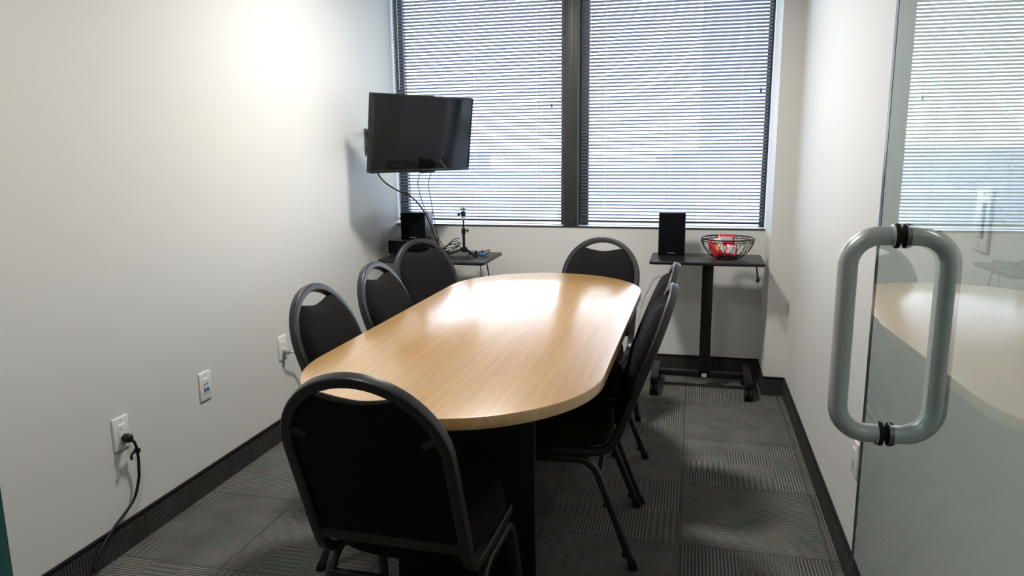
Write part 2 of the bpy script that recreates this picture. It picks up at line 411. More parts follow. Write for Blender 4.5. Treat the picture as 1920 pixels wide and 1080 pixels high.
# ------------------------------------------------------------------ windows
def window(idx, x0, x1, jl, jr):
    e = empty('window_%d' % idx, (0, 0, 0)); tag(e, kind='structure')
    bm = bmesh.new()
    y0, y1 = D + 0.085, D + T + 0.01
    s = 0.05
    box(bm, (x0, y0, ZS), (x0 + jl, y1, ZT)); box(bm, (x1 - jr, y0, ZS), (x1, y1, ZT))
    box(bm, (x0 + jl, y0, ZT - s), (x1 - jr, y1, ZT)); box(bm, (x0 + jl, y0, ZS), (x1 - jr, y1, ZS + 0.013))
    finish('window_frame', bm, 'bronze', e, smooth=False)
    boxobj('glass_pane', (x0 + jl, D + 0.108, ZS + 0.013), (x1 - jr, D + 0.114, ZT - s), 'winglass', e)
    bm = bmesh.new(); box(bm, (x0, D - 0.004, ZS + 0.001), (x1, D + 0.010, ZS + 0.0105))
    finish('sill_lip', bm, 'bronze', e, smooth=False)
    bm = bmesh.new(); box(bm, (x0, D + 0.010, ZS + 0.001), (x1, y0, ZS + 0.0095))
    finish('sill_ledge', bm, 'ledge', e, smooth=False)
window(1, 0.0, M0, 0.055, 0.03)
window(2, M1, XC, 0.055, 0.03)
mul = empty('trim_2'); tag(mul, kind='structure')
boxobj('mullion_post', (M0, D - 0.004, ZS + 0.001), (M1, D + T + 0.01, ZT), 'bronze', mul, bevel=0.002)
bm = bmesh.new()
box(bm, (M0 + 0.060, D - 0.0065, ZS + 0.001), (M0 + 0.064, D - 0.004, ZT)); finish('mullion_seam', bm, 'slot', mul, smooth=False)
bm = bmesh.new(); lathe(bm, [(0.0035, 0.0), (0.0035, 0.002), (0.002, 0.003)], 12, (M0 + 0.052, D - 0.0075, ZS + 0.06), 'y'); finish('screw', bm, 'chrome', mul)

def blind(x0, x1, ladders, wand_x, tassel_x, tassel_z, label):
    yb = D + 0.032
    e = empty('venetian_blind', (0.5 * (x0 + x1), yb, ZS + 0.03), 0, label, 'window blind', None)
    def par(o): o.parent = e; o.matrix_parent_inverse = Matrix.Translation(-Vector(e.location)); return o
    par(boxobj('head_rail', (x0, yb - 0.013, ZT - 0.028), (x1, yb + 0.013, ZT - 0.001), 'rail', bevel=0.002))
    zb = ZS + 0.040
    par(boxobj('bottom_rail', (x0, yb - 0.012, zb - 0.007), (x1, yb + 0.012, zb + 0.006), 'rail', bevel=0.003))
    bm = bmesh.new(); pitch = 0.0205; tilt = math.radians(-23); n = int((ZT - 0.035 - zb - 0.012) / pitch)
    hw = 0.0125
    for k in range(n):
        z = zb + 0.020 + k * pitch
        rowt, rowb = [], []
        for j in range(6):
            s_ = -1 + 2 * j / 5
            yy = s_ * hw * math.cos(tilt); crown = 0.0018 * (1 - s_ * s_)
            zz = z + s_ * hw * math.sin(tilt) + crown
            rowt.append((bm.verts.new((x0 + 0.002, yb + yy, zz)), bm.verts.new((x1 - 0.002, yb + yy, zz))))
            rowb.append((bm.verts.new((x0 + 0.002, yb + yy, zz - 0.0004)), bm.verts.new((x1 - 0.002, yb + yy, zz - 0.0004))))
        for j in range(5):
            bm.faces.new((rowt[j][0], rowt[j][1], rowt[j + 1][1], rowt[j + 1][0]))
            bm.faces.new((rowb[j][1], rowb[j][0], rowb[j + 1][0], rowb[j + 1][1]))
        for r0, r1 in ((0, 0), (5, 5)):
            bm.faces.new((rowt[r0][0], rowb[r0][0], rowb[r0][1], rowt[r0][1]))
    par(finish('slats', bm, 'slat', smooth=False))
    for lx in ladders:
        bm = bmesh.new()
        for dy in (-0.0135, 0.0135):
            sweep(bm, [(lx, yb + dy, zb), (lx, yb + dy, ZT - 0.03)], circle_profile(0.0009, 6))
        for k in range(n):                                           # ladder rungs and knots
            z = zb + 0.020 + k * pitch
            box(bm, (lx - 0.0024, yb - 0.0152, z + 0.0005), (lx + 0.0024, yb - 0.0125, z + 0.0085))
        par(finish('ladder_cord', bm, 'cordw', smooth=False))
    if wand_x:
        bm = bmesh.new(); sweep(bm, [(wand_x, yb - 0.022, ZT - 0.04), (wand_x, yb - 0.022, 1.78)], circle_profile(0.0024, 6))
        par(finish('tilt_wand', bm, 'wand'))
    bm = bmesh.new()
    sweep(bm, [(tassel_x, yb - 0.018, ZT - 0.03), (tassel_x, yb - 0.018, tassel_z)], circle_profile(0.0009, 6))
    lathe(bm, [(0.0015, 0.0), (0.004, -0.010), (0.006, -0.026), (0.005, -0.030)][::-1], 12, (tassel_x, yb - 0.018, tassel_z + 0.004))
    par(finish('pull_cord', bm, 'rail'))
    return e
blind(0.010, M0 - 0.006, (0.164, 0.554, 0.953), 0.050, 1.050, 1.67, 'dark slatted window blind behind the television, left of the post')
blind(M1 + 0.012, XC - 0.014, (1.385, 1.777, 2.177), 1.290, 2.281, 1.73, 'dark slatted window blind above the black bookshelf speaker and wire basket')

# ------------------------------------------------------------------ outside: what the panes look on to
ext = bmesh.new(); box(ext, (-500, 6.5, -24), (500, 900, -23)); tag(finish('exterior_ground', ext, 'ground', smooth=False), kind='structure')
def tower(x, y, w_, d_, z1, cols, rows, wall_m, label, group=None):
    z0 = -23
    e = empty('office_building', (x, y, z0), 0, label, 'building', group)
    boxobj('walls', (-w_ / 2, -d_ / 2, 0), (w_ / 2, d_ / 2, z1 - z0), wall_m, e)
    cw, rh = w_ / cols, (z1 - z0) / rows; me_ = None
    for i in range(cols):
        for j in range(rows):
            cx_, cz_ = -w_ / 2 + (i + .5) * cw, (j + .5) * rh
            if me_ is None:
                o_ = boxobj('window', (-cw * .28, -0.12, -rh * .26), (cw * .28, 0.05, rh * .26), 'citywin', e); me_ = o_.data
            else:
                o_ = bpy.data.objects.new('window', me_); COL.objects.link(o_); o_.parent = e
            o_.location = (cx_, -d_ / 2, cz_)
    boxobj('roof_parapet', (-w_ / 2 - .2, -d_ / 2 - .2, z1 - z0), (w_ / 2 + .2, d_ / 2 + .2, z1 - z0 + .8), wall_m, e)
tower(7.0, 66, 9.6, 12, 42, 3, 18, 'citypale', 'pale tall office tower seen through the right blind')
rnd = random.Random(8)
low = [(-34, 120, 16, 12, -6), (-14, 150, 20, 14, -3), (-60, 170, 26, 16, 0), (4, 190, 22, 14, -1), (34, 160, 20, 14, -4), (-95, 200, 30, 16, -2), (62, 210, 30, 16, 1), (20, 240, 26, 14, 0)]
plc = ['far left of the two panes', 'straight behind the television', 'beyond the left blind edge', 'behind the window post', 'at the right blind edge', 'leftmost on the skyline', 'rightmost on the skyline', 'farthest away beside the tower']
for (x, y, w_, d_, z1), pl in zip(low, plc):
    tower(x, y, w_, d_, z1, max(3, int(w_ / 6)), 3, 'city', 'grey low office block outside, ' + pl, 'low office blocks outside the window')
# ------------------------------------------------------------------ glass front, door
sl = empty('window_3'); tag(sl, kind='structure')
boxobj('sidelight_glass', (0.02, YF - 0.006, 0.02), (1.4065, YF + 0.006, 2.40), 'sideglass', sl)
boxobj('polished_edge', (1.4065, YF - 0.0065, 0.02), (1.4085, YF + 0.0065, 2.40), 'teal', sl)
boxobj('glazing_channel', (0.0, YF - 0.02, 0.0), (1.4085, YF + 0.02, 0.02), 'steel', sl)
boxobj('head_channel', (0.0, YF - 0.02, 2.40), (1.4085, YF + 0.02, 2.42), 'steel', sl)

def door():
    n = Vector((math.cos(0.0248), math.sin(0.0248), 0))
    rz = 0.0248                       # local x = plane normal, local y = along the leaf
    yh = 1.062
    o = n * 2.2176 + Vector((-n.y, n.x, 0)) * (yh * 1.0 - n.y * 2.2176)
    e = empty('door_1', (o.x, yh, 0), rz); tag(e, kind='structure')
    e['label'] = 'frameless glass door standing open'
    y0, y1 = 0.45 - yh, 1.167 - yh
    boxobj('glass_leaf', (-0.0028, y0, 0.012), (0.0028, y1 - 0.0012, 2.39), 'doorglass', e)
    boxobj('polished_edge', (-0.0030, y1 - 0.0125, 0.012), (-0.0020, y1, 2.39), 'gedge', e)
    boxobj('pivot_rail', (-0.016, y0, 0.008), (0.016, y0 + 0.12, 0.075), 'steel', e, bevel=0.002)
    boxobj('top_pivot', (-0.016, y0, 2.33), (0.016, y0 + 0.12, 2.40), 'steel', e, bevel=0.002)
    zt, zb, h, r, R_ = 1.279, 1.004, 0.063, 0.0128, 0.040
    for sgn, nm in ((-1, 'inner'), (1, 'outer')):
        path = [Vector((sgn * 0.004, 0, zt))]
        cx_, cz_ = sgn * (h - R_), zt - R_
        for k in range(11):
            a = math.radians(90 - 9 * k); path.append(Vector((cx_ + sgn * R_ * math.cos(a), 0, cz_ + R_ * math.sin(a))))
        cz_ = zb + R_
        for k in range(11):
            a = math.radians(0 - 9 * k); path.append(Vector((cx_ + sgn * R_ * math.cos(a), 0, cz_ + R_ * math.sin(a))))
        path.append(Vector((sgn * 0.004, 0, zb)))
        bm = bmesh.new(); sweep(bm, path, circle_profile(r, 24), ref=(0, 1, 0))
        hd = finish('pull_handle', bm, 'steel', e); hd['label'] = 'brushed steel D-shaped pull, room side' if sgn < 0 else 'brushed steel D-shaped pull, wall side'
        for z in (zt, zb):
            bm = bmesh.new(); lathe(bm, [(r + .0005, 0.0), (r + .0034, 0.0006), (r + .0040, 0.0030), (r + .0034, 0.0054), (r + .0005, 0.006)], 28, (0.0030 if sgn > 0 else -0.0090, 0, z), 'x')
            finish('gasket', bm, 'rubber', hd)
            bm = bmesh.new(); lathe(bm, [(r + .0003, 0.0), (r + .003, 0.0005), (r + .003, 0.0022), (r + .0003, 0.0026)], 28, (0.0092 if sgn > 0 else -0.0118, 0, z), 'x')
            finish('collar', bm, 'steel', hd)
door()

# ------------------------------------------------------------------ ceiling lamps
def downlight(x, y, label, power, group='recessed ceiling downlights'):
    e = empty('ceiling_downlight', (x, y, HC), 0, label, 'ceiling light', group)
    bm = bmesh.new()
    lathe(bm, [(0.175, 0.0), (0.175, -0.006), (0.158, -0.010), (0.148, -0.002), (0.148, 0.0)], 32); finish('trim_ring', bm, 'white', e)
    bm = bmesh.new(); lathe(bm, [(0.148, -0.003), (0.148, -0.0045)], 32); finish('diffuser', bm, 'lampglow', e)
    ld = bpy.data.lights.new('downlight_lamp', 'AREA'); ld.shape = 'DISK'; ld.size = 0.28; ld.spread = math.radians(150); ld.energy = power; ld.color = (1.0, 0.965, 0.915)
    lo = bpy.data.objects.new('downlight_lamp', ld); COL.objects.link(lo); lo.parent = e; lo.location = (0, 0, -0.014)
downlight(1.10, 3.25, 'round recessed ceiling light over the far half of the meeting table', LAMP_W)
downlight(0.90, 0.98, 'round recessed ceiling light between the meeting table and the glass front', LAMP_W * 0.33)
downlight(1.2, -1.0, 'round recessed ceiling light in the corridor outside the glass front', CORRIDOR_W)

# ------------------------------------------------------------------ meeting table
tb = empty('meeting_table', (1.270, 2.600, 0), -0.0114, 'long racetrack meeting table with pale maple top and black base', 'table')
def stadium(hw, hl, n=40):
    pts = []
    k = hl - hw
    for i in range(n + 1):
        a = PI * i / n; pts.append((hw * math.cos(a), k + hw * math.sin(a)))
    for i in range(n + 1):
        a = PI + PI * i / n; pts.append((hw * math.cos(a), -k + hw * math.sin(a)))
    return pts
TZ = 0.775
bm = bmesh.new(); prism(bm, stadium(0.438, 1.050), TZ - 0.032, TZ); finish('tabletop', bm, 'wood', tb, bevel=0.0025, seg=3, angle=50)
for sy in (-1, 1):
    bm = bmesh.new(); yy = sy * 0.55
    box(bm, (-0.228, yy - 0.0125, 0.0), (0.224, yy + 0.0125, TZ - 0.032)); finish('base_panel', bm, 'base', tb, bevel=0.002)
boxobj('stretcher_panel', (-0.0125, -0.537, 0.50), (0.0125, 0.537, TZ - 0.032), 'base', tb, bevel=0.002)

# ------------------------------------------------------------------ chairs
A_, B_, Z0, LEAN = 0.206, 0.203, 0.736, 0.37
TH = 0.027
def back_pt(u, z, off=0.0):
    """point of the leaning back; off = distance in front of the frame's centre plane"""
    y = -0.175 - LEAN * (z - 0.43)
    nl = math.hypot(1, LEAN)
    return Vector((u, y + off / nl, z + off * LEAN / nl))
def make_chair():
    e = empty('banquet_chair')
    ac, bc = A_ - TH / 2, B_ - TH / 2
    # arch + lower bends + side rails, one bent tube
    path = []
    def corner(u):                                  # from back line to seat rail
        return [back_pt(u, 0.50), back_pt(u, 0.46), Vector((u, -0.168, 0.425)), Vector((u, -0.140, 0.403)), Vector((u, -0.100, 0.397)), Vector((u, 0.17, 0.397))]
    path += corner(ac)[::-1]
    path += [back_pt(ac, z) for z in (0.56, 0.62, 0.68)]
    for k in range(33):
        a = PI * k / 32; path.append(back_pt(ac * math.cos(a), Z0 + bc * math.sin(a)))
    path += [back_pt(-ac, z) for z in (0.68, 0.62, 0.56)]
    path += corner(-ac)
    bm = bmesh.new(); 
    # minimal twist sweep with frame kept along the back plane
    sweep(bm, path, round_profile(TH, TH, 0.0045), ref=None)
    finish('back_frame', bm, 'frame', e)
    # padded backrest with the hand opening scooped out of its top
    ai, bi = ac - TH / 2 + 0.002, bc - TH / 2 + 0.002
    NU, NT = 36, 34; zb = 0.475; uo = 0.097
    def top(u):
        if abs(u) < uo:
            zc = Z0 + bi * math.sqrt(1 - (uo / ai) ** 2) - 0.002
            return 0.868 + (zc - 0.868) * (abs(u) / uo) ** 1.6
        return Z0 + bi * math.sqrt(max(0, 1 - (u / ai) ** 2))
    def edge_d(u, z):
        d = min(ai - abs(u), z - zb, top(u) - z)
        if z > Z0: d = min(d, (1 - math.hypot(u / ai, (z - Z0) / bi)) * bi)
        return max(d, 0)
    bm = bmesh.new(); G = {}
    for side in (0, 1):
        for i in range(NU + 1):
            s_ = -1 + 2 * i / NU; u = ai * math.sin(s_ * PI / 2)
            for j in range(NT + 1):
                f_ = 0.5 - 0.5 * math.cos(PI * j / NT)
                z = zb + f_ * (top(u) - zb)
                d = edge_d(u, z)
                if side == 0: off = 0.004 + 0.034 * (1 - math.exp(-d / 0.016)) + 0.006 * math.cos((z - 0.68) * 7)
                else: off = -0.006 - 0.002 * (1 - math.exp(-d / 0.01))
                if d <= 1e-9 and side == 0: off = 0.004
                G[side, i, j] = bm.verts.new(back_pt(u, z, off))
    for side in (0, 1):
        for i in range(NU):
            for j in range(NT):
                f_ = bm.faces.new((G[side, i, j], G[side, i + 1, j], G[side, i + 1, j + 1], G[side, i, j + 1])); f_.material_index = side
    for i in range(NU):
        for j in (0, NT):
            bm.faces.new((G[0, i, j], G[0, i + 1, j], G[1, i + 1, j], G[1, i, j]))
    for j in range(NT):
        for i in (0, NU):
            try: bm.faces.new((G[0, i, j], G[0, i, j + 1], G[1, i, j + 1], G[1, i, j]))
            except ValueError: pass
    bmesh.ops.remove_doubles(bm, verts=bm.verts, dist=1e-5)
    finish('backrest', bm, ['fabric', 'board'], e, angle=60)
    # lower cross bar behind the pad and two fixing tabs
    bm = bmesh.new(); sweep(bm, [back_pt(-ac, 0.478, -0.002), back_pt(ac, 0.478, -0.002)], round_profile(0.020, 0.030, 0.003), ref=(0, 0, 1)); finish('back_bar', bm, 'frame', e)
    for s_ in (-1, 1):
        bm = bmesh.new(); sweep(bm, [back_pt(s_ * (ac - 0.006), 0.800, -0.009), back_pt(s_ * (ac - 0.052), 0.775, -0.010)], round_profile(0.004, 0.016, 0.0015), ref=(0, 0, 1)); finish('fixing_tab', bm, 'frame', e)
    # seat
    bm = bmesh.new(); N = 28; hw, y0, y1, zb_, zt_ = 0.203, -0.165, 0.245, 0.408, 0.478
    top_, bot_ = {}, {}
    for i in range(N + 1):
        for j in range(N + 1):
            a, c_ = -1 + 2 * i / N, -1 + 2 * j / N
            # squircle mapping
            x = a * math.sqrt(1 - 0.32 * c_ * c_ * a * a); y = c_ * math.sqrt(1 - 0.32 * a * a * c_ * c_)
            ww = hw * (1.0 - 0.04 * (1 - y))
            px, py = x * ww, (y0 + y1) / 2 + y * (y1 - y0) / 2
            d = min(1 - abs(a), 1 - abs(c_))
            z = zb_ + 0.028 + (zt_ - zb_ - 0.028) * (1 - (1 - min(d / 0.35, 1)) ** 2.6) ** 0.5 + 0.006 * (1 - a * a) * (1 - c_ * c_)
            top_[i, j] = bm.verts.new((px, py, z)); bot_[i, j] = bm.verts.new((px, py, zb_))
    for i in range(N):
        for j in range(N):
            bm.faces.new((top_[i, j], top_[i + 1, j], top_[i + 1, j + 1], top_[i, j + 1])); bm.faces.new((bot_[i, j], bot_[i, j + 1], bot_[i + 1, j + 1], bot_[i + 1, j]))
    ring = [(i, 0) for i in range(N)] + [(N, j) for j in range(N)] + [(i, N) for i in range(N, 0, -1)] + [(0, j) for j in range(N, 0, -1)]
    for k in range(len(ring)):
        p_, q_ = ring[k], ring[(k + 1) % len(ring)]
        bm.faces.new((top_[p_], bot_[p_], bot_[q_], top_[q_]))
    finish('seat', bm, 'fabric', e, angle=70)
    # four legs, each half of a side hoop
    for sx in (-1, 1):
        for sy in (-1, 1):
            x0, xf = 0.203 * sx, 0.224 * sx
            yb_, yf_ = (-0.105, -0.250) if sy < 0 else (0.150, 0.235)
            a_ = Vector((x0, 0.02, 0.372)); c_ = Vector((x0, yb_, 0.372)); f_ = Vector((xf, yf_, 0.0))
            dirf = (f_ - c_).normalized(); dirb = (a_ - c_).normalized(); rr = 0.055
            p0, p2 = c_ + dirb * rr, c_ + dirf * rr
            bend = []
            for k in range(9):
                t_ = k / 8; bend.append((1 - t_) ** 2 * p0 + 2 * t_ * (1 - t_) * c_ + t_ * t_ * p2)
            bm = bmesh.new(); sweep(bm, [a_] + bend + [f_ - dirf * 0.012], round_profile(0.024, 0.024, 0.006), ref=(1, 0, 0))
            lg = finish('leg', bm, 'frame', e)
            bm = bmesh.new(); sweep(bm, [f_ - dirf * 0.030, f_ - dirf * 0.010, f_ + Vector((0, 0, 0.0))], round_profile(0.028, 0.028, 0.007), ref=(1, 0, 0)); finish('foot_cap', bm, 'rubber', lg)
            for q in (0.33, 0.86):
                pp = p2.lerp(f_, q) + Vector((-sx * 0.0, -sy * 0.016, 0.002))
                bm = bmesh.new(); box(bm, (-0.006, -0.008, -0.006), (0.006, 0.008, 0.006), xf=Matrix.Translation(pp)); finish('stacking_bumper', bm, 'rubber', lg, bevel=0.002)
    bm = bmesh.new(); sweep(bm, [(-0.205, -0.128, 0.320), (0.205, -0.128, 0.320)], round_profile(0.020, 0.020, 0.004), ref=(0, 0, 1)); finish('stretcher', bm, 'frame', e)
    bm = bmesh.new(); sweep(bm, [(-0.196, 0.12, 0.385), (0.196, 0.12, 0.385)], round_profile(0.020, 0.020, 0.004), ref=(0, 0, 1)); sweep(bm, [(-0.196, -0.08, 0.385), (0.196, -0.08, 0.385)], round_profile(0.020, 0.020, 0.004), ref=(0, 0, 1)); finish('seat_frame', bm, 'frame', e)
    return e
def copy_tree(o, parent=None):
    c = o.copy(); COL.objects.link(c)
    if parent: c.parent = parent
    for ch in list(o.children):
        if ch is not c: copy_tree(ch, c)
    return c
chairs = [
    (1.248, 1.714, -1.3, 'black round-backed banquet chair in the foreground, seen from behind at the near table end'),
    (1.427, 3.484, 172.1, 'black round-backed chair at the window end of the table, facing the camera'),
    (0.993, 2.284, -91.3, 'black round-backed chair on the left side of the table, nearest the camera'),
    (0.994, 2.794, -92.0, 'black round-backed chair on the left side of the table, middle of three'),
    (0.850, 3.445, -116.8, 'black round-backed chair turned at the far left table corner, in front of the speaker'),
    (1.513, 2.515, 92.5, 'black round-backed chair seen edge-on at the right side of the table, nearer one'),
    (1.510, 2.996, 91.5, 'black round-backed chair seen edge-on at the right side of the table, farther one'),
]
proto = make_chair()
kids0 = list(proto.children)
for i, (x, y, r_, lab) in enumerate(chairs):
    c = proto if i == 0 else copy_tree(proto)
    c.location = (x, y, 0); c.rotation_euler = (0, 0, math.radians(r_)); tag(c, lab, 'chair', 'banquet chairs round the meeting table')

# ------------------------------------------------------------------ television on its wall mount
TVW, TVH = 0.738, 0.431
Q = Matrix.Rotation(1.05, 3, 'Z') @ Matrix.Rotation(0.131, 3, 'X')
tv = empty('television', (0.405, 4.109, 1.483), 0, 'flat black television angled out from the left wall in front of the blind', 'television')
tv.rotation_mode = 'QUATERNION'; tv.rotation_quaternion = Q.to_quaternion()
hw, hh = TVW / 2, TVH / 2; bz = 0.011
boxobj('housing', (-hw, 0.004, -hh), (hw, 0.040, hh), 'plastic', tv, bevel=0.004)
bm = bmesh.new()
box(bm, (-hw, 0.0, hh - bz), (hw, 0.006, hh)); box(bm, (-hw, 0.0, -hh), (hw, 0.006, -hh + bz * 1.5))
box(bm, (-hw, 0.0, -hh + bz * 1.5), (-hw + bz, 0.006, hh - bz)); box(bm, (hw - bz, 0.0, -hh + bz * 1.5), (hw, 0.006, hh - bz))
finish('bezel', bm, 'bezel', tv, bevel=0.001)
boxobj('screen', (-hw + bz, 0.002, -hh + bz * 1.5), (hw - bz, 0.0045, hh - bz), 'screen', tv)
boxobj('sensor_block', (-0.005, 0.003, -hh - 0.011), (0.10, 0.020, -hh), 'plastic', tv, bevel=0.003)
boxobj('rear_bulge', (-0.20, 0.040, -0.15), (0.20, 0.062, 0.12), 'plastic', tv, bevel=0.01)
mt = empty('wall_mount', (0, 4.205, 1.443), 0, 'black and silver articulated television bracket on the left wall', 'wall bracket')
boxobj('wall_plate', (0, -0.035, -0.080), (0.008, 0.035, 0.080), 'bronze', mt, bevel=0.003)
bm = bmesh.new(); sweep(bm, [(0.014, 0.0, -0.070), (0.014, 0.0, 0.070)], circle_profile(0.010, 12)); finish('pivot_tube', bm, 'chrome', mt)
tvb = Vector(tv.location) + Q @ Vector((0.02, 0.064, 0.0)) - Vector(mt.location)
for z in (0.045, -0.042):
    bm = bmesh.new(); sweep(bm, [(0.012, 0, z), (0.05, -0.02, z), (0.13, -0.035, z * .8)], round_profile(0.018, 0.026, 0.004), ref=(0, 0, 1)); finish('arm', bm, 'plastic', mt)
bm = bmesh.new(); sweep(bm, [(0.13, -0.035, -0.05), (0.13, -0.035, 0.05)], circle_profile(0.012, 12)); finish('elbow_pin', bm, 'chrome', mt)
bm = bmesh.new(); sweep(bm, [Vector((0.13, -0.035, 0.0)), (Vector((0.13, -0.035, 0.0)) + tvb) / 2, tvb], round_profile(0.020, 0.05, 0.004), ref=(0, 0, 1)); finish('front_arm', bm, 'plastic', mt)

# ------------------------------------------------------------------ right side table (mobile, crank height)
def T_table(name, x0, x1, y0, y1, z, label, px, crank=True):
    e = empty(name, (px, 0.5 * (y0 + y1), 0), 0, label, 'side table')
    P = Vector(e.location)
    def loc(lo, hi): return tuple(Vector(lo) - P), tuple(Vector(hi) - P)
    bm = bmesh.new(); r_ = 0.022; pts = []
    for cx_, cy_, a0 in ((x1 - r_, y1 - r_, 0), (x0 + r_, y1 - r_, 90), (x0 + r_, y0 + r_, 180), (x1 - r_, y0 + r_, 270)):
        for k in range(7):
            a = math.radians(a0 + 15 * k); pts.append((cx_ + r_ * math.cos(a) - P.x, cy_ + r_ * math.sin(a) - P.y))
    prism(bm, pts, z - 0.018, z); finish('tabletop', bm, 'laminate', e, bevel=0.004, seg=3)
    yc = y1 - 0.16 if crank else 0.5 * (y0 + y1)
    lo, hi = loc((px - 0.031, yc - 0.024, 0.068), (px + 0.031, yc + 0.024, z - 0.018)); boxobj('post', lo, hi, 'blacksteel', e, bevel=0.004)
    lo, hi = loc((px - 0.10, yc - 0.03, z - 0.030), (px + 0.10, yc + 0.03, z - 0.018)); boxobj('top_bracket', lo, hi, 'blacksteel', e, bevel=0.002)
    bx0, bx1 = (x0 + 0.045, x1 - 0.055) if crank else (x0 + 0.04, x1 - 0.04)
    lo, hi = loc((bx0, yc - 0.024, 0.068), (bx1, yc + 0.024, 0.100)); boxobj('cross_bar', lo, hi, 'blacksteel', e, bevel=0.003)
    for bx in (bx0, bx1):
        lo, hi = loc((bx - 0.022, y0 + 0.0, 0.070), (bx + 0.022, y1 - 0.02, 0.108)); boxobj('foot_bar', lo, hi, 'blacksteel', e, bevel=0.004)
        for cy_ in (y0 + 0.025, y1 - 0.05):
            bm = bmesh.new()
            O = Vector((bx, cy_, 0.0)) - P
            for dx in (-0.014, 0.014):
                lathe(bm, [(0.014, -0.010), (0.031, -0.009), (0.0335, -0.004), (0.0335, 0.004), (0.031, 0.009), (0.014, 0.010)], 24, O + Vector((dx, -0.012, 0.0336)), 'x')
            sweep(bm, [O + Vector((0, 0.004, 0.050)), O + Vector((0, 0.0, 0.074))], circle_profile(0.010, 10))
            box(bm, (-0.005, -0.02, 0.018), (0.005, 0.012, 0.052), xf=Matrix.Translation(O))
            finish('caster', bm, 'rubber', e)
    if crank:
        lo, hi = loc((px - 0.013, yc - 0.0265, 0.072), (px + 0.015, yc - 0.024, 0.092)); boxobj('silver_label', lo, hi, 'label', e)
        bm = bmesh.new(); q = Vector((x1 - 0.045, y0 + 0.03, z - 0.02)) - P
        sweep(bm, catmull([q + Vector((0, 0.02, -0.008)), q + Vector((0, -0.01, -0.010)), q + Vector((0.002, -0.018, -0.03)), q + Vector((0.006, -0.018, -0.055))], 6), circle_profile(0.0045, 10))
        lathe(bm, [(0.004, 0.0), (0.008, -0.006), (0.010, -0.022), (0.007, -0.030)][::-1], 14, q + Vector((0.008, -0.018, -0.052)))
        finish('crank_handle', bm, 'plastic', e)
    return e
T_table('side_table', 1.696, 2.314, 4.125, 4.490, 0.775, 'black wheeled side table under the right window holding speaker and wire basket', 2.018)
T_table('side_table', 0.095, 0.758, 4.060, 4.510, 0.750, 'black side table in the left window corner holding small tripod and cables', 0.43, crank=False)

# ------------------------------------------------------------------ speakers
def speaker(x0, x1, y0, y1, z0, z1, label, rz=0.0):
    cx_, cy_ = (x0 + x1) / 2, (y0 + y1) / 2
    e = empty('bookshelf_speaker', (cx_, cy_, z0), rz, label, 'speaker')
    a, b_ = (x1 - x0) / 2, (y1 - y0) / 2; h = z1 - z0
    boxobj('cabinet', (-a, -b_ + 0.010, 0), (a, b_, h), 'cabinet', e, bevel=0.0025)
    boxobj('grille', (-a + 0.001, -b_, 0.0015), (a - 0.001, -b_ + 0.011, h - 0.0015), 'grille', e, bevel=0.003)
    bm = bmesh.new()
    # small badge made of a row of pale bars
    for k in range(7):
        box(bm, (-0.020 + k * 0.006, -b_ - 0.0012, 0.013), (-0.0162 + k * 0.006, -b_ + 0.001, 0.0165))
    finish('badge', bm, 'label', e, smooth=False)
    return e
speaker(1.732, 1.884, 4.375, 4.485, 0.775, 1.022, 'black bookshelf speaker on the right side table beside the wire basket')
# speaker stands on a black box in the corner
e = empty('receiver_box', (0.165, 4.36, 0.750), 0, 'low black box in the left corner of the side table under the speaker', 'electronics box')
boxobj('case', (-0.095, -0.06, 0.004), (0.175, 0.13, 0.088), 'cabinet', e, bevel=0.003)
boxobj('front_panel', (-0.093, -0.066, 0.007), (0.173, -0.060, 0.085), 'grille', e, bevel=0.001)
for sx in (-0.08, 0.15):
    for sy in (-0.045, 0.08):
        bm = bmesh.new(); lathe(bm, [(0.010, 0.0), (0.010, 0.005)], 12, (sx, sy, 0)); finish('foot', bm, 'rubber', e)
speaker(0.138, 0.300, 4.350, 4.500, 0.838, 1.008, 'black bookshelf speaker in the left corner below the television', -0.02)

# ------------------------------------------------------------------ mini tripod with ball head
tx, ty, tz = 0.558, 4.33, 0.750
e = empty('mini_tripod', (tx, ty, tz), 0.3, 'small black tabletop tripod with ball head on the left side table', 'tripod')
bm = bmesh.new(); sweep(bm, [(0, 0, 0.035), (0, 0, 0.150)], circle_profile(0.0085, 14)); finish('lower_tube', bm, 'plastic', e)
bm = bmesh.new(); sweep(bm, [(0, 0, 0.135), (0, 0, 0.225)], circle_profile(0.0055, 14)); finish('upper_tube', bm, 'plastic', e)
bm = bmesh.new(); lathe(bm, [(0.012, 0.132), (0.013, 0.136), (0.013, 0.165), (0.009, 0.170)], 16); finish('clamp_collar', bm, 'plastic', e)
bm = bmesh.new(); lathe(bm, [(0.004, 0.010), (0.004, 0.020), (0.012, 0.022), (0.012, 0.029), (0.005, 0.031)], 14, (0, 0, 0.155), 'x'); finish('clamp_knob', bm, 'plastic', e)
bm = bmesh.new(); lathe(bm, [(0.012, 0.222), (0.014, 0.226), (0.011, 0.240), (0.012, 0.243)], 16); finish('head_base', bm, 'label', e)
bm = bmesh.new(); lathe(bm, [(0.012, 0.243), (0.0145, 0.246), (0.0145, 0.268), (0.010, 0.272), (0.005, 0.275)], 16); finish('ball_socket', bm, 'plastic', e)
bm = bmesh.new(); lathe(bm, [(0.003, 0.012), (0.003, 0.020), (0.009, 0.022), (0.010, 0.034), (0.006, 0.036)], 12, (0, 0, 0.256), 'x')
for v_ in bm.verts: v_.co.x = -v_.co.x
finish('lock_knob', bm, 'plastic', e)
bm = bmesh.new(); sweep(bm, [(0, 0, 0.272), (0, 0, 0.284)], circle_profile(0.0035, 10)); finish('ball_stem', bm, 'chrome', e)
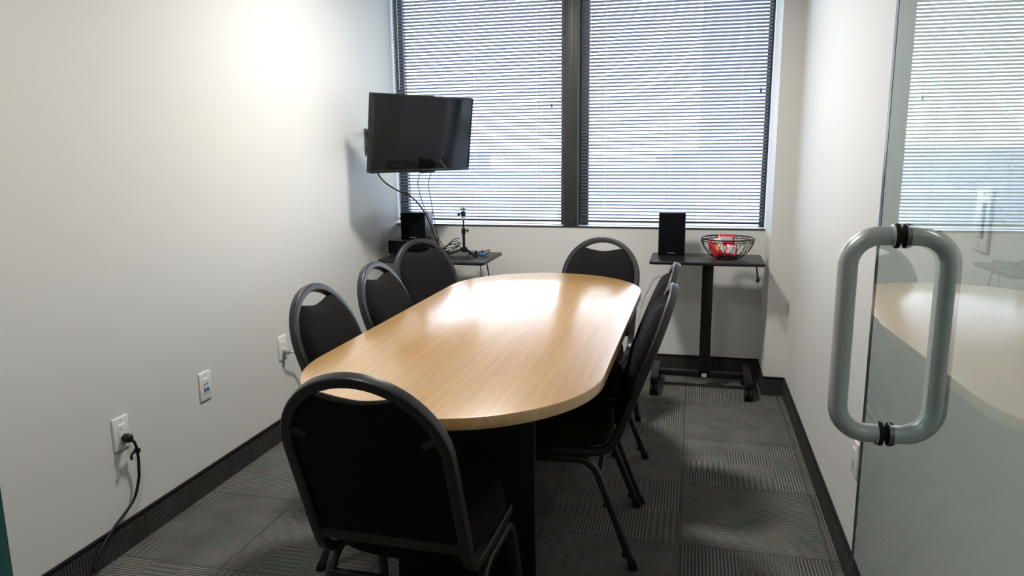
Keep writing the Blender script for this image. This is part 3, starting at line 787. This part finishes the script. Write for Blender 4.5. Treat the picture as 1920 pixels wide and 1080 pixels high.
bm = bmesh.new(); lathe(bm, [(0.017, 0.284), (0.018, 0.286), (0.018, 0.289), (0.004, 0.290), (0.003, 0.297)], 18); finish('camera_platform', bm, 'plastic', e)
bm = bmesh.new(); lathe(bm, [(0.014, 0.022), (0.020, 0.026), (0.020, 0.048), (0.012, 0.054)], 16); finish('leg_hub', bm, 'plastic', e)
for k in range(3):
    a = math.radians(-50 + 120 * k); d = Vector((math.cos(a), math.sin(a), 0))
    bm = bmesh.new(); sweep(bm, [d * 0.016 + Vector((0, 0, 0.040)), d * 0.060 + Vector((0, 0, 0.024)), d * 0.110 + Vector((0, 0, 0.007))], round_profile(0.010, 0.014, 0.003), ref=(0, 0, 1))
    lg = finish('leg', bm, 'plastic', e)
    bm = bmesh.new(); lathe(bm, [(0.006, 0.0), (0.009, 0.003), (0.008, 0.012)], 12, d * 0.112); finish('foot', bm, 'rubber', lg)

def cable(name, pts, r_, material, label, cat='cable', group=None, n=8, parts=None):
    bm = bmesh.new(); sweep(bm, catmull(pts, n), circle_profile(r_, 8)); o = finish(name, bm, material); return tag(o, label, cat, group)
# coil of cable on the left table
pts = []
for k in range(62):
    a = k * 0.52; q = k / 61
    ex = Vector((0.052, 0.004, 0.036 - 0.030 * q)); ey = Vector((-0.012, 0.02 - 0.03 * q, 0.016))
    c_ = Vector((0.474 + 0.012 * math.sin(k * .31), 4.325, 0.812 - 0.030 * q))
    p_ = c_ + ex * math.cos(a) * (1 + 0.12 * math.sin(k * 1.3)) + ey * math.sin(a) * (1 + 0.4 * math.sin(k * .7)); p_.z = max(p_.z, 0.7535); pts.append(p_)
cable('cable_coil', pts, 0.0024, 'plastic', 'loose coil of black cable beside the tripod on the left side table', 'cable')
cable('flat_cable', [(0.44, 4.18, 0.754), (0.50, 4.14, 0.7535), (0.58, 4.16, 0.7535), (0.64, 4.20, 0.7535), (0.61, 4.26, 0.754), (0.52, 4.25, 0.754), (0.46, 4.21, 0.757)], 0.002, 'plastic', 'thin dark cable lying in a loop in front of the tripod')
u = empty('usb_adapter', (0.672, 4.35, 0.750), 0.4, 'blue plastic cable adapter beside the tripod on the left side table', 'adapter')
boxobj('body', (-0.022, -0.012, 0), (0.022, 0.012, 0.014), 'blue', u, bevel=0.003)
bm = bmesh.new(); sweep(bm, catmull([(0.022, 0, 0.007), (0.04, 0.01, 0.02), (0.045, 0.03, 0.030), (0.02, 0.035, 0.022), (-0.02, 0.02, 0.018), (-0.022, 0.0, 0.010)], 8), circle_profile(0.0028, 8)); finish('lead', bm, 'plastic', u)
g_ = empty('webcam', (0.62, 4.395, 0.750), -0.5, 'small grey and black webcam lying behind the tripod legs', 'webcam')
boxobj('body', (-0.03, -0.014, 0), (0.03, 0.014, 0.026), 'grey', g_, bevel=0.006)
bm = bmesh.new(); lathe(bm, [(0.009, -0.016), (0.011, -0.015), (0.011, -0.010)], 16, (0.01, 0, 0.013), 'y'); finish('lens', bm, 'screen', g_)
# cables hanging from the television
cable('television_cable', [(0.203, 3.888, 1.292), (0.212, 3.876, 1.262), (0.230, 3.92, 1.216), (0.269, 4.0, 1.167), (0.318, 4.08, 1.128), (0.362, 4.15, 1.049), (0.388, 4.2, 0.955), (0.405, 4.24, 0.87), (0.416, 4.28, 0.81), (0.42, 4.30, 0.757)], 0.0042, 'plastic', 'thick black cable sagging from the lower left corner of the television')
cable('television_cable', [(0.352, 4.148, 1.285), (0.352, 4.14, 1.25), (0.347, 4.13, 1.182), (0.362, 4.17, 1.069), (0.384, 4.22, 0.969), (0.392, 4.26, 0.884), (0.423, 4.3, 0.804), (0.44, 4.32, 0.757)], 0.0024, 'plastic', 'thin black cable hanging from the middle of the television')
cable('television_cable', [(0.402, 4.225, 1.285), (0.400, 4.21, 1.255), (0.389, 4.19, 1.194), (0.392, 4.22, 1.098), (0.398, 4.25, 0.983), (0.410, 4.28, 0.866), (0.436, 4.31, 0.803), (0.452, 4.33, 0.757)], 0.0024, 'plastic', 'thin black cable hanging just right of the television sensor block')
cable('hanging_cable', [(0.60, 4.515, 0.757), (0.60, 4.530, 0.74), (0.605, 4.53, 0.62), (0.62, 4.50, 0.45), (0.60, 4.50, 0.2), (0.56, 4.50, 0.006)], 0.003, 'plastic', 'thin black cable hanging straight down behind the left side table')
cable('hanging_cable', [(0.62, 4.515, 0.758), (0.625, 4.530, 0.74), (0.655, 4.53, 0.62), (0.67, 4.50, 0.45), (0.66, 4.50, 0.2), (0.62, 4.50, 0.007)], 0.0042, 'plastic', 'thicker black cable curving down behind the left side table')
cable('speaker_wire', [(1.75, 4.47, 0.80), (1.72, 4.56, 0.70), (1.69, 4.60, 0.62), (1.66, 4.605, 0.54), (1.62, 4.60, 0.45), (1.60, 4.60, 0.30), (1.58, 4.60, 0.13), (1.56, 4.58, 0.006)], 0.0016, 'cordw', 'thin pale wire running down the wall behind the right chairs')

# ------------------------------------------------------------------ wire basket with snack packs
bx, by, bz_ = 2.118, 4.315, 0.775
e = empty('wire_basket', (bx, by, bz_), 0, 'round black wire bowl with scrollwork on the right side table', 'basket')
def ring(r_, z, wr, name):
    bm = bmesh.new(); sweep(bm, [(r_ * math.cos(2 * PI * k / 48), r_ * math.sin(2 * PI * k / 48), z) for k in range(48)], circle_profile(wr, 8), closed=True, ref=(0, 0, 1)); finish(name, bm, 'wire', e)
ring(0.145, 0.114, 0.0042, 'rim'); ring(0.140, 0.101, 0.0022, 'rim_ring'); ring(0.078, 0.010, 0.0026, 'base_ring'); ring(0.060, 0.004, 0.0030, 'foot_ring')
def bowl_r(z): return 0.066 + (0.145 - 0.066) * math.sin(min(1, (z / 0.114)) * PI / 2) ** 0.85
for k in range(12):
    a0 = 2 * PI * k / 12
    bm = bmesh.new()
    for dirn in (-1, 1):
        pp = []
        for q in range(22):
            t_ = q / 21; z = 0.008 + t_ * 0.086; a = a0 + dirn * (0.05 + 0.17 * math.sin(t_ * PI * 0.5) ** 2)
            r_ = bowl_r(z); pp.append((r_ * math.cos(a), r_ * math.sin(a), z))
        # scroll at the top
        for q in range(1, 26):
            t_ = q / 25; th_ = 5.2 * t_; rr = 0.013 * (1 - 0.75 * t_)
            za = 0.094 + rr * math.sin(th_) ; aa = a0 + dirn * (0.22 - (0.013 - rr * math.cos(th_)) / 0.138)
            r_ = bowl_r(min(za, .112)); pp.append((r_ * math.cos(aa), r_ * math.sin(aa), za))
        sweep(bm, pp, circle_profile(0.0018, 5))
    finish('scroll_wire', bm, 'wire', e)
bm = bmesh.new()
for k in range(6):
    a = PI * k / 6; sweep(bm, [(0.078 * math.cos(a), 0.078 * math.sin(a), 0.010), (0, 0, 0.0075), (-0.078 * math.cos(a), -0.078 * math.sin(a), 0.010)], circle_profile(0.0013, 5))
finish('base_spokes', bm, 'wire', e)

def pack(w_, h_, loc, rot, label, variant):
    """pillow pack: crimped ends, red foil, pale printed panels"""
    e = empty('snack_pack', loc, 0, label, 'snack pack'); e.rotation_euler = rot
    N = 16; bm = bmesh.new(); G = {}
    for side in (-1, 1):
        for i in range(N + 1):
            for j in range(N + 1):
                a, c_ = -1 + 2 * i / N, -1 + 2 * j / N
                th_ = 0.011 * (max(0, 1 - a * a)) ** 0.5 * max(0, 1 - abs(c_) ** 4) * (1 + 0.15 * math.sin(9 * a + 4 * c_))
                zz = c_ * h_ / 2 + (0.002 * math.sin(i * 2.4) if abs(c_) > .95 else 0)
                G[side, i, j] = bm.verts.new((a * w_ / 2, side * (th_ + 0.0006), zz))
        for i in range(N):
            for j in range(N):
                f_ = bm.faces.new((G[side, i, j], G[side, i + 1, j], G[side, i + 1, j + 1], G[side, i, j + 1]))
                u_, v_ = (i + .5) / N, (j + .5) / N
                if variant == 0 and .12 < u_ < .88 and .62 < v_ < .88: f_.material_index = 2
                if variant == 0 and .08 < u_ < .92 and .10 < v_ < .36: f_.material_index = 1
                if variant == 1 and u_ + .3 * v_ > .75: f_.material_index = 1
                if variant == 1 and .35 < u_ < .55 and .3 < v_ < .6: f_.material_index = 3
                if variant == 2 and .15 < u_ < .85 and .2 < v_ < .7: f_.material_index = 2
                if variant == 2 and v_ > .78 and v_ < .9: f_.material_index = 1
    for i in range(N):
        for j in (0, N): bm.faces.new((G[-1, i, j], G[-1, i + 1, j], G[1, i + 1, j], G[1, i, j]))
    for j in range(N):
        for i in (0, N): bm.faces.new((G[-1, i, j], G[-1, i, j + 1], G[1, i, j + 1], G[1, i, j]))
    finish('wrapper', bm, ['red', 'packwhite', 'packgrey', 'packgold'], e, angle=60)
pack(0.092, 0.112, (2.112, 4.345, 0.851), (math.radians(-14), 0, math.radians(3)), 'red snack pack with pale panels standing highest in the wire basket', 0)
pack(0.075, 0.100, (2.064, 4.312, 0.836), (math.radians(-20), math.radians(-20), math.radians(14)), 'red snack pack leaning to the left inside the wire basket', 1)
pack(0.060, 0.070, (2.138, 4.285, 0.826), (math.radians(-24), math.radians(8), math.radians(-6)), 'small red and grey snack pack at the front right inside the wire basket', 2)

# ------------------------------------------------------------------ wall plates
def plate(face, y, z, kind, label, w_=0.073, h_=0.117):
    """face 'L' on left wall (+x outward), 'R' on right wall"""
    nm = {'duplex': 'power_outlet', 'data': 'network_outlet', 'switch': 'dimmer_switch'}[kind]
    e = empty(nm, (0.0 if face == 'L' else W, y, z), 0 if face == 'L' else PI, label, 'wall outlet' if kind != 'switch' else 'light switch')
    boxobj('cover_plate', (0, -w_ / 2, -h_ / 2), (0.006, w_ / 2, h_ / 2), 'white', e, bevel=0.002, seg=3)
    def slots(zc, par):
        bm = bmesh.new()
        box(bm, (0.0078, -0.0085, zc - 0.001), (0.0084, -0.0065, zc + 0.007)); box(bm, (0.0078, 0.0065, zc), (0.0084, 0.0085, zc + 0.007))
        lathe(bm, [(0.0025, 0.0078), (0.0025, 0.0084)], 10, (0, 0, zc - 0.006), 'x'); finish('slots', bm, 'slot', par, smooth=False)
    if kind == 'duplex':
        boxobj('receptacle_insert', (0.005, -0.0165, -0.033), (0.0078, 0.0165, 0.033), 'white', e, bevel=0.001)
        for zc in (0.019, -0.019): slots(zc, e)
    if kind == 'data':
        boxobj('jack_insert', (0.005, -0.0165, -0.033), (0.0072, 0.0165, 0.033), 'white', e, bevel=0.001)
        for dy in (-0.009, 0.009):
            boxobj('grey_jack', (0.0068, dy - 0.005, 0.006), (0.0085, dy + 0.005, 0.013), 'grey', e)
            boxobj('blue_jack', (0.0068, dy - 0.0058, -0.020), (0.0095, dy + 0.0058, -0.007), 'blue', e, bevel=0.0008)
            boxobj('label_strip', (0.0068, dy - 0.0055, 0.020), (0.0076, dy + 0.0055, 0.024), 'packgrey', e)
    if kind == 'switch':
        boxobj('rocker', (0.005, -0.0165, -0.033), (0.0095, 0.010, 0.033), 'white', e, bevel=0.002)
        boxobj('dimmer_slider', (0.005, 0.012, -0.033), (0.0085, 0.0165, 0.033), 'grey', e, bevel=0.0008)
    for zc in (h_ / 2 - 0.010, -h_ / 2 + 0.010):
        bm = bmesh.new(); lathe(bm, [(0.0028, 0.0055), (0.0028, 0.0068), (0.0018, 0.0072)], 10, (0, 0, zc), 'x'); finish('screw', bm, 'packgrey', e)
    return e
plate('L', 2.057, 0.430, 'duplex', 'white power outlet on the left wall nearest the camera, black plug in it')
plate('L', 2.527, 0.4515, 'data', 'white network outlet with two blue jacks, middle of the left wall plates')
plate('L', 3.122, 0.455, 'duplex', 'white power outlet on the left wall by the first chair, grey plug in it')
plate('R', 2.425, 0.412, 'duplex', 'white power outlet low on the right wall beside the glass door edge')
plate('R', 1.563, 1.256, 'switch', 'white dimmer switch on the right wall seen through the glass door')

def plug(y, z, m_, cordpts, label, tie=False, rr=0.0052, nm='extension_cable'):
    e = empty(nm, (0.0085, y, z), 0, label, 'cable')
    P = Vector(e.location)
    bm = bmesh.new(); lathe(bm, [(0.013, -0.001), (0.0155, 0.002), (0.0165, 0.012), (0.015, 0.024), (0.009, 0.030), (0.004, 0.031)], 20, (0, 0, 0), 'x'); finish('plug', bm, m_, e)
    bm = bmesh.new(); sweep(bm, catmull([Vector(p) - P for p in cordpts], 8), circle_profile(rr, 10)); finish('cord', bm, m_, e)
    if tie:
        bm = bmesh.new(); c_ = Vector(cordpts[3]) - P
        box(bm, (-0.008, -0.007, -0.007), (0.008, 0.007, 0.009), xf=Matrix.Translation(c_)); 
        sweep(bm, catmull([c_, c_ + Vector((0.004, -0.018, 0.004)), c_ + Vector((0.006, -0.032, 0.001)), c_ + Vector((0.006, -0.038, -0.010)), c_ + Vector((0.004, -0.030, -0.018))], 6), round_profile(0.010, 0.003, 0.001), ref=(1, 0, 0))
        finish('cable_tie', bm, 'rubber', e)
    return e
plug(2.064, 0.410, 'plastic', [(0.028, 2.064, 0.408), (0.040, 2.070, 0.396), (0.036, 2.082, 0.374), (0.030, 2.092, 0.352), (0.026, 2.098, 0.320), (0.022, 2.100, 0.285), (0.018, 2.096, 0.235), (0.016, 2.062, 0.172), (0.016, 1.975, 0.126), (0.018, 1.900, 0.080), (0.022, 1.860, 0.035), (0.040, 1.840, 0.006), (0.070, 1.70, 0.006), (0.08, 1.5, 0.006)], 'black power cord plugged into the nearest left wall outlet, hanging to the floor', True)
plug(3.128, 0.436, 'pluggrey', [(0.028, 3.128, 0.434), (0.045, 3.140, 0.428), (0.048, 3.175, 0.415), (0.042, 3.215, 0.380), (0.036, 3.250, 0.320), (0.030, 3.280, 0.235), (0.024, 3.32, 0.13), (0.026, 3.36, 0.05), (0.04, 3.42, 0.005), (0.08, 3.6, 0.005)], 'grey power cord plugged into the left wall outlet beside the first chair', False, 0.0038)
